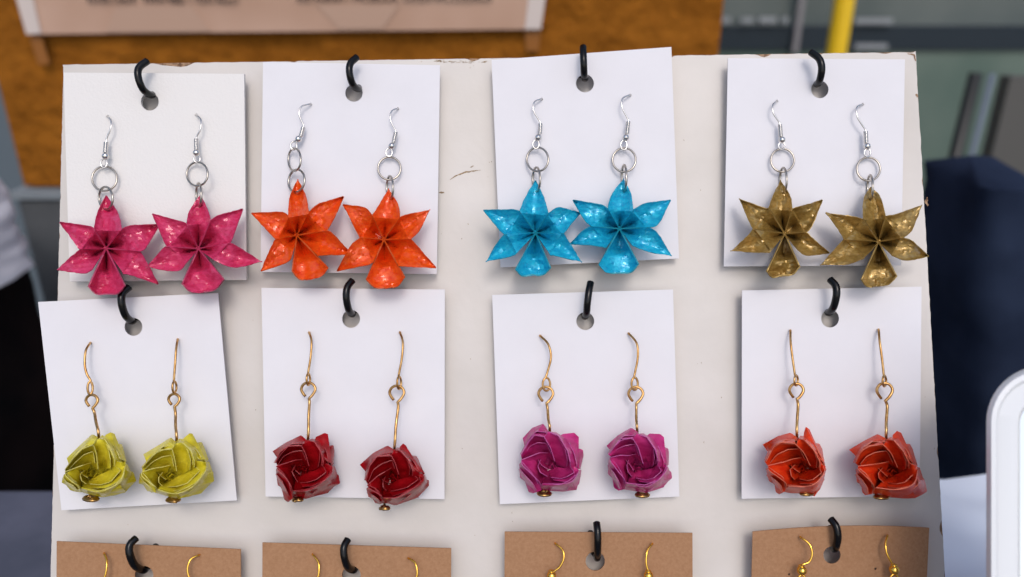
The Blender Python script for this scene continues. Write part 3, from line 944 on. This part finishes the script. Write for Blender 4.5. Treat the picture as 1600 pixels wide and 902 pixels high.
FL = [
 (1, (80, 290, 5.012), 'pink', dict(C=(430, 492), n=[(552, 345), (690, 515), (565, 690), (325, 660), (222, 500), (337, 340)], b=dict(
    top=((362, 220), (430, 80), (525, 225)), ur=((625, 315), (850, 305), (735, 492)), lr=((735, 580), (838, 772), (640, 705)),
    lip=((578, 785), (440, 848), (293, 790)), ll=((250, 692), (50, 660), (150, 560)), ul=((195, 470), (68, 287), (285, 318))))),
 (1, (230, 290, 5.011), 'pink', dict(C=(400, 495), n=[(497, 275), (650, 450), (530, 590), (310, 600), (155, 480), (308, 300)], b=dict(
    top=((335, 190), (418, 65), (462, 160)), ur=((560, 235), (748, 185), (675, 390)), lr=((690, 470), (897, 597), (680, 640)),
    lip=((600, 735), (430, 838), (275, 770)), ll=((230, 668), (-10, 640), (130, 490)), ul=((130, 430), (40, 222), (270, 285))))),
 (2, (385, 270, 5.0125), 'orange', dict(C=(395, 490), n=[(490, 310), (630, 455), (560, 650), (360, 640), (235, 520), (325, 340)], b=dict(
    top=((340, 200), (402, 50), (463, 180)), ur=((570, 245), (762, 187), (690, 350)), lr=((670, 475), (830, 640), (600, 645)),
    lip=((640, 745), (470, 838), (358, 770)), ll=((320, 700), (113, 772), (205, 560)), ul=((205, 495), (40, 318), (275, 310))))),
 (2, (525, 280, 5.0118), 'orange', dict(C=(375, 475), n=[(500, 300), (585, 470), (490, 680), (290, 650), (190, 460), (285, 285)], b=dict(
    top=((330, 215), (412, 72), (485, 195)), ur=((545, 283), (738, 237), (655, 400)), lr=((605, 490), (782, 695), (620, 690)),
    lip=((537, 765), (400, 853), (238, 785)), ll=((240, 672), (8, 720), (110, 530)), ul=((160, 405), (55, 200), (220, 222))))),
 (3, (745, 270, 5.306), 'blue', dict(C=(487, 500), n=[(592, 340), (720, 505), (612, 685), (318, 680), (228, 510), (355, 320)], b=dict(
    top=((400, 210), (487, 65), (552, 195)), ur=((690, 288), (855, 335), (740, 480)), lr=((760, 570), (870, 742), (660, 690)),
    lip=((612, 790), (460, 845), (322, 800)), ll=((250, 700), (75, 738), (180, 570)), ul=((195, 480), (55, 312), (300, 308))))),
 (3, (885, 270, 5.3086), 'blue', dict(C=(440, 465), n=[(555, 310), (690, 455), (550, 605), (330, 620), (205, 445), (345, 300)], b=dict(
    top=((382, 170), (475, 48), (535, 170)), ur=((650, 258), (865, 228), (765, 420)), lr=((760, 510), (875, 690), (700, 660)),
    lip=((600, 760), (440, 832), (268, 765)), ll=((240, 605), (35, 590), (130, 490)), ul=((150, 390), (55, 228), (275, 265))))),
 (4, (1130, 270, 5.306), 'bronze', dict(C=(510, 505), n=[(575, 300), (690, 495), (620, 640), (390, 660), (245, 470), (375, 290)], b=dict(
    top=((415, 180), (475, 62), (555, 185)), ur=((640, 280), (822, 225), (740, 430)), lr=((740, 545), (880, 665), (700, 685)),
    lip=((635, 780), (490, 850), (360, 820)), ll=((290, 660), (60, 650), (200, 530)), ul=((205, 390), (130, 215), (335, 287))))),
 (4, (1275, 280, 5.0108), 'bronze', dict(C=(490, 490), n=[(548, 290), (680, 460), (600, 600), (375, 620), (215, 475), (365, 310)], b=dict(
    top=((372, 150), (428, 65), (505, 140)), ur=((630, 275), (832, 200), (750, 400)), lr=((760, 490), (880, 605), (710, 635)),
    lip=((632, 760), (470, 838), (355, 785)), ll=((240, 668), (30, 675), (150, 550)), ul=((180, 410), (75, 262), (290, 290))))),
]
LBL = ['pink folded paper flower earring with an open oval link, left one on the thick card', 'pink folded paper flower earring, right one on the thick card, its link seen edge on',
       'orange folded paper flower earring whose ring is turned side on, left of its pair', 'orange folded paper flower earring with a round open ring, right of its pair',
       'turquoise blue folded paper flower earring, left one on the tilted card', 'turquoise blue folded paper flower earring, right one, hanging slightly higher on the tilted card',
       'bronze folded paper flower earring, left of its pair and hanging higher', 'bronze folded paper flower earring, right of its pair, reaching past the card edge']
for k, ((idx, zo, col, d), (wo, wdat)) in enumerate(zip(FL, EW)):
    cx, cy = zo[0] + d['C'][0] / zo[2], zo[1] + d['C'][1] / zo[2]
    root = thing('flower_earring', LBL[k], 'earring', P(cx, cy, zc(idx, cy)), 'folded paper flower earrings')
    flower_ear(idx, wo, wdat, root)
    flower(idx, zo, d, col, root, k + 1)

# ------------------------------------------------------------------ rose earrings
# folded sheets of the rose: free edge, then buried edge; x, y in a 902 px square, z in mm
SH = [
 ([(100, 300, 7), (230, 205, 8), (385, 135, 8), (450, 180, 9)], [(150, 355, 10), (210, 275, 12), (290, 240, 13), (395, 240, 13)]),
 ([(520, 185, 9), (545, 150, 7.5), (625, 105, 7), (657, 125, 7)], [(590, 290, 13), (620, 350, 12.5), (660, 400, 12), (702, 418, 10)]),
 ([(650, 235, 5), (710, 238, 5), (723, 280, 4), (716, 430, 6)], [(640, 260, 9), (655, 310, 9.5), (670, 370, 10), (695, 440, 9)]),
 ([(700, 500, 8), (762, 530, 6), (776, 615, 6), (720, 655, 6), (660, 712, 6)], [(690, 520, 11), (690, 570, 11), (640, 620, 12), (560, 680, 11), (470, 752, 9)]),
 ([(128, 470, 8), (146, 630, 7), (190, 660, 6.5), (228, 785, 6), (262, 800, 7)], [(150, 450, 12), (200, 500, 12.5), (250, 580, 12.5), (290, 680, 11), (302, 770, 9)]),
 ([(262, 772, 6), (350, 768, 6), (440, 766, 6), (560, 738, 6), (660, 708, 6)], [(300, 690, 11), (350, 690, 11.5), (430, 690, 11.5), (520, 670, 11), (620, 620, 11)]),
 ([(128, 405, 11), (185, 303, 13.5), (265, 243, 14.5), (388, 233, 14.5)], [(118, 400, 7), (150, 325, 8), (230, 235, 9), (400, 185, 9)]),
 ([(128, 405, 11), (185, 303, 13.5), (265, 243, 14.5), (388, 233, 14.5), (434, 310, 14), (460, 442, 12)], [(150, 440, 9), (220, 405, 8), (310, 390, 7.2), (380, 380, 6.8), (410, 395, 6.5), (430, 440, 4.6)]),
 ([(448, 185, 12), (522, 195, 14), (592, 290, 14.6), (610, 395, 14), (600, 450, 12.5)], [(395, 240, 13), (430, 300, 10.5), (450, 400, 8), (462, 445, 5.6), (480, 490, 4.8)]),
 ([(448, 185, 12), (522, 195, 14), (592, 290, 14.6), (610, 395, 14), (600, 450, 12.5)], [(500, 160, 8), (580, 180, 9), (650, 300, 9.5), (690, 420, 9), (690, 480, 8)]),
 ([(702, 440, 11), (690, 505, 13.5), (640, 580, 14.6), (560, 630, 14.6), (440, 682, 13.8), (308, 682, 12)], [(608, 400, 11), (598, 450, 9.6), (560, 480, 8), (490, 500, 7), (430, 520, 5.2), (340, 570, 4.8)]),
 ([(600, 440, 11), (645, 500, 12.6), (545, 580, 13), (460, 606, 12), (380, 600, 9.5)], [(590, 455, 8.6), (540, 480, 7.6), (470, 500, 6.7), (420, 515, 4.8), (370, 540, 4.4)]),
 ([(702, 440, 11), (690, 505, 13.5), (640, 580, 14.6), (560, 630, 14.6), (440, 682, 13.8), (308, 682, 12)], [(725, 450, 6), (755, 540, 7), (700, 620, 8), (620, 690, 8), (470, 750, 8), (300, 740, 7)]),
 ([(143, 440, 12), (155, 480, 13), (230, 570, 14), (290, 650, 13.6), (303, 722, 11.5)], [(250, 405, 10), (300, 470, 7.5), (310, 530, 6.6), (325, 570, 4.8), (330, 600, 4.4)]),
 ([(140, 438, 12), (250, 402, 12.6), (330, 385, 11.6), (402, 374, 9.5)], [(160, 470, 11), (240, 500, 7.8), (310, 490, 5), (360, 470, 4.4)]),
 ([(660, 470, 11.5), (668, 540, 13.9), (600, 600, 14.2), (500, 640, 13.6), (400, 650, 11.5)], [(610, 460, 10.5), (640, 520, 11.8), (540, 590, 12), (460, 612, 11), (380, 612, 9)]),
 ([(150, 350, 10), (215, 268, 12.6), (300, 214, 13.4), (425, 205, 12.6)], [(145, 330, 7), (200, 262, 8), (290, 200, 8.5), (430, 180, 9)]),
 ([(500, 190, 11), (560, 235, 13.2), (600, 330, 13.4), (590, 430, 11.6)], [(440, 250, 11), (470, 320, 9.2), (500, 400, 7.6), (520, 470, 6.4)]),
 ([(600, 215, 9), (640, 300, 11.6), (664, 390, 11.8), (668, 470, 10)], [(600, 240, 8), (620, 300, 9), (640, 380, 9), (640, 470, 8)]),
 ([(135, 520, 9), (190, 600, 12), (245, 690, 11.6), (280, 775, 9.5)], [(130, 530, 6), (160, 620, 7), (205, 700, 7), (262, 790, 7)]),
 ([(300, 440, 7.5), (330, 480, 8), (372, 520, 7.6)], [(310, 420, 5), (345, 455, 4.6), (385, 490, 4.4)]),
 ([(330, 430, 8.5), (300, 490, 10.4), (312, 550, 10.8), (350, 600, 9.5)], [(370, 440, 4.4), (350, 490, 4.2), (360, 530, 4.2), (385, 560, 4.4)]),
 ([(160, 418, 9.8), (215, 345, 11.6), (300, 303, 12.2), (400, 288, 11.8), (430, 380, 10.6)], [(170, 440, 7), (230, 402, 6), (310, 390, 5.4), (390, 380, 4.9), (420, 432, 4.6)]),
 ([(212, 520, 12), (262, 600, 12.8), (286, 690, 11.6)], [(262, 500, 7.5), (296, 600, 6), (300, 680, 6.5)]),
 ([(520, 205, 12.6), (570, 290, 13.2), (580, 380, 12.6), (560, 455, 10.8)], [(505, 215, 11), (540, 300, 10.4), (548, 380, 9), (535, 460, 7)]),
]
LM3 = [(100, 300), (450, 170), (640, 110), (720, 450), (775, 600), (440, 760), (250, 800), (130, 430), (400, 460)]
DEEP = (7, 8, 10, 11, 13, 14, 17, 21, 22)
RS = [
 (5, 'yellow', (85, 660), [(125, 355), (440, 145), (580, 112), (735, 420), (820, 580), (470, 752), (190, 690), (103, 500), (365, 500)], (365, 772, 172, 62)),
 (5, 'yellow', (205, 660), [(125, 325), (455, 185), (600, 108), (775, 400), (840, 570), (440, 768), (190, 700), (97, 488), (385, 530)], (425, 786, 160, 50)),
 (6, 'red', (410, 660), LM3, (358, 785, 118, 34)),
 (6, 'red', (550, 670), [(85, 360), (430, 205), (520, 152), (735, 470), (780, 570), (440, 765), (262, 762), (145, 560), (400, 480)], (330, 806, 112, 36)),
 (7, 'magenta', (790, 655), [(175, 190), (440, 115), (715, 155), (755, 520), (747, 640), (580, 722), (265, 742), (150, 400), (440, 440)], (388, 755, 158, 62)),
 (7, 'magenta', (930, 655), [(118, 270), (430, 130), (667, 160), (740, 480), (770, 580), (500, 738), (218, 715), (140, 380), (420, 460)], (472, 768, 155, 52)),
 (8, 'vermilion', (1175, 655), [(103, 260), (462, 180), (552, 88), (747, 500), (690, 690), (490, 752), (265, 752), (140, 465), (520, 480)], (548, 748, 150, 58)),
 (8, 'vermilion', (1315, 655), [(78, 310), (450, 190), (577, 120), (775, 490), (857, 712), (490, 778), (228, 758), (148, 470), (500, 520)], (405, 784, 176, 48)),
]
def tps(src, dst, lam=0.002):
    src, dst = np.array(src, float), np.array(dst, float)
    n = len(src)
    sc = 900.0
    s = src / sc
    def U(r2): return np.where(r2 > 1e-12, r2 * np.log(np.maximum(r2, 1e-12)), 0)
    r2 = ((s[:, None] - s[None]) ** 2).sum(-1)
    A = np.zeros((n + 3, n + 3))
    A[:n, :n] = U(r2) + lam * np.eye(n)
    A[:n, n] = 1; A[:n, n + 1:] = s
    A[n, :n] = 1; A[n + 1:, :n] = s.T
    b = np.zeros((n + 3, 2)); b[:n] = dst
    w = np.linalg.solve(A, b)
    def f(x, y):
        p = np.array([x, y]) / sc
        k = U(((s - p) ** 2).sum(-1))
        o = k @ w[:n] + w[n] + p @ w[n + 1:]
        return o
    return f

RL = ['yellow paper rose earring, left of its pair, with its coil off to the left', 'yellow paper rose earring, right of its pair, in the middle of the tilted card',
      'dark red folded paper rose earring on the shorter stem, left of its pair', 'dark red folded paper rose earring on the longer bent stem, hanging below its card',
      'magenta folded paper rose earring, left of its pair, squarish with a tight coil below', 'magenta folded paper rose earring, right of its pair, hanging near the card edge',
      'orange red folded paper rose earring with a brass loop sticking out at lower right', 'orange red folded paper rose earring, rightmost, with pointed paper tails at its lower right']
for k, ((idx, col, ro, lm, coil), (wo, wp, lp, eye, stem)) in enumerate(zip(RS, RW)):
    s6, s2 = 6.443, 2.2556
    qr = lambda x, y: (ro[0] + x / s6, ro[1] + y / s6)
    qw = lambda p: (wo[0] + p[0] / s2, wo[1] + p[1] / s2)
    f = tps(LM3, lm)
    ctr2 = qr(*f(420, 460))
    zb0 = zc(idx, ctr2[1])
    root = thing('rose_earring', RL[k], 'earring', P(ctr2[0], ctr2[1], zb0), 'folded paper rose earrings')
    # wire
    w = [qw(p) for p in wp]
    lcx, lcy = qw(lp[:2])
    hs = [-2.5, 0.8] + [3.2, 4.2, 4.6, 4.8][:len(w) - 1]
    path = resample(catmull(wire_pts(idx, [w[0], w[0]] + w[1:], hs), 8), 40)
    loop = []
    for i in range(25):
        a = -math.pi / 2 + 2 * math.pi * i / 24
        loop.append(P(lcx + lp[2] / s2 * math.cos(a) * -1, lcy + lp[3] / s2 * math.sin(a), zc(idx, lcy) + 4.9 + 1.2 * math.cos(a) * (1 if lp[2] < 9 else 0.3)))
    mesh('ear_wire', *tube(path + loop[1:], 0.00034, 8), M['copper'], root)
    ex_, ey_ = qw(eye[:2]); er = eye[2] / s2
    st = [qw(p) for p in stem]
    pin = []
    for i in range(26):                                   # hand bent teardrop eye, its end left open at the lower left
        ph = R(38) + (R(352) - R(38)) * i / 25
        c_ = math.cos(ph)
        pin.append(P(ex_ - er * math.sin(ph) * (1 - 0.42 * max(0, c_)), ey_ + er * c_ * (1.2 if c_ > 0 else 1), zb0 + 5.2 + 1.6 * (i / 25 - 0.4)))
    pin += [P(x, y, zb0 + h) for (x, y), h in zip(st[1:], (6.0, 7.5, 8.5))]
    end = qr(coil[0], coil[1])
    pin.append(P(st[-1][0] * 0.6 + end[0] * 0.4, st[-1][1] * 0.5 + end[1] * 0.5, zb0 + 1.2))
    pin.append(P(end[0], end[1] - 14, zb0 + 2.0))
    pin.append(P(end[0], end[1] - 2, zb0 + 6.0))
    pth = resample(catmull(pin, 6), 90)
    mesh('eye_pin', *tube(pth, 0.00042, 8), M['copper'], root)
    cp = []
    rr = coil[2] / s6 / 2 - 1.5
    for i in range(46):
        a = 2 * math.pi * i / 20
        r_ = rr * (1 - 0.30 * i / 45)
        cp.append(P(end[0] + r_ * math.cos(a + k), end[1] + r_ * (coil[3] / coil[2]) * 0.75 * math.sin(a + k) - i * 0.06, zb0 + 7.0 + r_ * PXM * 1000 * 0.8 * math.sin(a + k)))
    mesh('end_coil', *tube(cp, 0.00044, 8), M['brass'], root)
    # folded paper
    rnd = random.Random(40 + k)
    for si, (fe, be) in enumerate(SH):
        jit = lambda p: (p[0] + rnd.uniform(-9, 9), p[1] + rnd.uniform(-9, 9), p[2] + rnd.uniform(-0.5, 0.5))
        A = resample(catmull([Vector((*qr(*f(p[0], p[1])), 0)) + Vector((rnd.uniform(-1.2, 1.2), rnd.uniform(-1.2, 1.2), p[2] + rnd.uniform(-.4, .4))) for p in fe], 6 if si in (10, 13) else 1), 17)
        B = resample(catmull([Vector((*qr(*f(p[0], p[1])), 0)) + Vector((rnd.uniform(-1.2, 1.2), rnd.uniform(-1.2, 1.2), p[2] + rnd.uniform(-.4, .4))) for p in be], 1), 17)
        V = []
        nv = 9
        mA = A[8].lerp(B[8], 0.5)
        fcr = creases(rnd, (mA.x, mA.y), 14, 6, 0.10 if si < 6 or si in (12, 16) else 0.06)
        for j in range(nv):
            v = j / (nv - 1)
            for i in range(17):
                p = A[i].lerp(B[i], v)
                if si in DEEP: p.z = A[i].z + (B[i].z - A[i].z) * v ** 0.42
                p.z = 4.5 + (p.z - 4.5) * 1.3
                g3 = Vector((p.x * 0.09, p.y * 0.09, si * 2.1 + k))
                h = p.z + 0.2 * math.sin(math.pi * v)
                h += noise.fractal(g3, 0.9, 2, 3) * 0.22 * math.sin(math.pi * min(1, v * 1.0 + 0.15))
                h += fcr(p.x, p.y) * (0.4 + 0.6 * math.sin(math.pi * v))
                V.append(P(p.x, p.y, zb0 + h))
        Fc = grid_faces(nv, 17)
        o = mesh('petal', V, Fc, ROSE[col], root)
        nsum = sum((pl.normal * pl.area for pl in o.data.polygons), Vector())
        if nsum.z < 0: o.data.flip_normals()
        solid(o, 0.00016, rim=1)
        o.modifiers['crisp_edges'].split_angle = R(24)
    # body of the folded ball behind the petals
    V, Fc = [], []
    nr, ns = 9, 36
    prof = [(0, 2.6), (0.35, 3.2), (0.62, 6.0), (0.84, 7.4), (0.97, 6.5), (1.0, 5.2), (0.93, 3.4), (0.7, 1.6), (0, 0.8)]
    OUT = [(690, 470), (670, 600), (560, 690), (430, 735), (300, 745), (215, 690), (165, 580), (150, 440), (170, 330), (270, 225), (390, 180), (500, 185), (610, 210), (680, 330)]
    ring = catmull([Vector((*qr(*f(*p)), 0)) for p in OUT], 3, True)
    cc = Vector((*qr(*f(400, 465)), 0))
    for rr_, h in prof:
        for p in ring:
            q_ = cc.lerp(p, max(rr_, 0.004))
            V.append(P(q_.x, q_.y, zb0 + h + noise.noise(Vector((q_.x * .15, q_.y * .15, k))) * 0.5))
    nn = len(ring)
    for j in range(len(prof) - 1):
        for i in range(nn):
            a, b = j * nn + i, j * nn + (i + 1) % nn
            Fc.append((a, a + nn, b + nn, b))
    o = mesh('folded_body', V, Fc, ROSE[col][0], root, angle=35)
    # crumpled paper at the heart: a few bent shards standing in the pit
    vs = []
    for i in range(5):
        a = i * 2.4 + k + rnd.uniform(-.5, .5)
        x, y = f(405 + 30 * math.sqrt(i) * math.cos(a), 480 + 20 * math.sqrt(i) * math.sin(a))
        c_ = Vector((*qr(x, y), 0))
        d_ = Vector((math.cos(a + 1.3), math.sin(a + 1.3), 0)) * rnd.uniform(3.0, 6.0)
        n_ = Vector((-d_.y, d_.x, 0)) * 0.35
        g = [c_ - d_, c_ + n_ * 0.4, c_ + d_, c_ - d_ * 0.6 - n_ * 2.2, c_ - n_ * 1.6, c_ + d_ * 0.7 - n_ * 2.0]
        hh = [5.6, 6.6, 5.4, 3.6, 3.8, 3.4]
        vs.append(([P(q_.x, q_.y, zb0 + z_ + rnd.uniform(-.5, .5)) for q_, z_ in zip(g, hh)], [(0, 1, 4, 3), (1, 2, 5, 4)]))
    V, Fc = join(*vs)
    solid(mesh('crumpled_heart', V, Fc, ROSE[col], root, smooth=False), 0.0002)

# ------------------------------------------------------------------ gold hooks on the brown cards
KL = ['gold ear hook curving gently on the leftmost brown card, left of its pair', 'gold ear hook bowed to the left on the leftmost brown card, right of its pair',
      'gold ear hook, left one on the brown card below the dark red roses', 'gold ear hook, right one on the brown card below the dark red roses',
      'gold ear hook with bead, left one on the brown card below the magenta roses', 'gold ear hook with bead, right one on the brown card below the magenta roses',
      'gold ear hook with shiny bead, left one on the curled brown card', 'gold ear hook with shiny bead, right one on the curled brown card']
for k, (idx, o_, wp, bd) in enumerate(KW):
    s = 4.4444
    q = lambda p: (o_[0] + p[0] / s, o_[1] + p[1] / s)
    w = [q(p) for p in wp]; b = q(bd)
    extra = 1.4 if idx == 12 else 0.2
    root = thing('hook_earring', KL[k], 'earring', P(*w[0], zc(idx, w[0][1])), 'gold hook earrings on brown cards')
    hs = [-2.5 + extra, 0.6 + extra, 2.2 + extra, 3.0 + extra, 3.2 + extra, 3.2 + extra]
    path = resample(catmull(wire_pts(idx, [w[0], w[0]] + w[1:], hs) + [P(*b, zc(idx, b[1]) + 3 + extra)], 8), 50)
    bz = zc(idx, b[1]) + 3 + extra
    lp = [P(b[0] + 6 * math.cos(-math.pi / 2 + 2 * math.pi * i / 20), b[1] + 15 + 8 * math.sin(-math.pi / 2 + 2 * math.pi * i / 20), bz) for i in range(21)]
    mesh('ear_wire', *tube(path + lp, 0.00032, 8), M['gold'], root)
    mesh('bead', *ball(P(*b, bz), 0.0014, 16, 10), M['gold'], root)
    mesh('collar', *ball(P(b[0] - 0.6, b[1] - 7.2, bz), 0.0007, 10, 6, (1.3, 0.7, 1.3)), M['gold'], root)
    mesh('jump_ring', *tube(ellipse(b[0], b[1] + 38, 17, 18, bz - 0.6), 0.00034, 8, True), M['gold'], root)

# ------------------------------------------------------------------ white framed mirror at the lower right
mfw = mat('white_plastic', (0.74, 0.76, 0.78), 0.28)
mgl = mat('mirror_glass', (0.9, 0.9, 0.9), 0.03, 1.0)
def rrect(x0, y0, x1, y1, r, n=12):
    out = []
    for cx, cy, a0 in ((x0 + r, y0 + r, 180), (x1 - r, y0 + r, 270), (x1 - r, y1 - r, 0), (x0 + r, y1 - r, 90)):
        for k in range(n + 1):
            a = R(a0 + 90 * k / n)
            out.append((cx + r * math.cos(a), cy + r * math.sin(a)))
    return out
mr = thing('table_mirror', 'white plastic framed mirror with rounded corners, at the lower right corner', 'mirror', P(1800, 1000, 45), board=True)
rings = [(0, -16, 1548, 572, 86), (0, 2, 1541, 572, 88), (0, 4.2, 1549, 580, 80), (0, 4.4, 1556, 588, 74), (0, 3.6, 1560, 592, 70), (0, 3.6, 1590, 622, 40), (0, 2.4, 1594, 626, 36)]
V = []
for _, h, xa, ya, r in rings:
    V += [P(x, y, h + 45) for x, y in rrect(xa, ya, 2100 + (1541 - xa), 1290 + (572 - ya), r)]
c = len(rrect(0, 0, 1, 1, 0.1))
Fc = []
for j in range(len(rings) - 1):
    for i in range(c):
        Fc.append((j * c + i, j * c + (i + 1) % c, (j + 1) * c + (i + 1) % c, (j + 1) * c + i))
Fc.append(tuple(range(c)))
o = mesh('frame', V, Fc, mfw, mr, angle=35)
bmx = bmesh.new(); bmx.from_mesh(o.data); bmesh.ops.recalc_face_normals(bmx, faces=bmx.faces); bmx.to_mesh(o.data); bmx.free()
gl = [P(x, y, 47.3) for x, y in rrect(1593, 625, 2100 + (1541 - 1593), 1290 + (572 - 625), 37)]
mesh('glass', gl, [tuple(range(len(gl)))[::-1]], mgl, mr, smooth=False)

for o in bpy.data.objects:
    if '_a' in o: del o['_a']
S.render.engine = 'CYCLES'
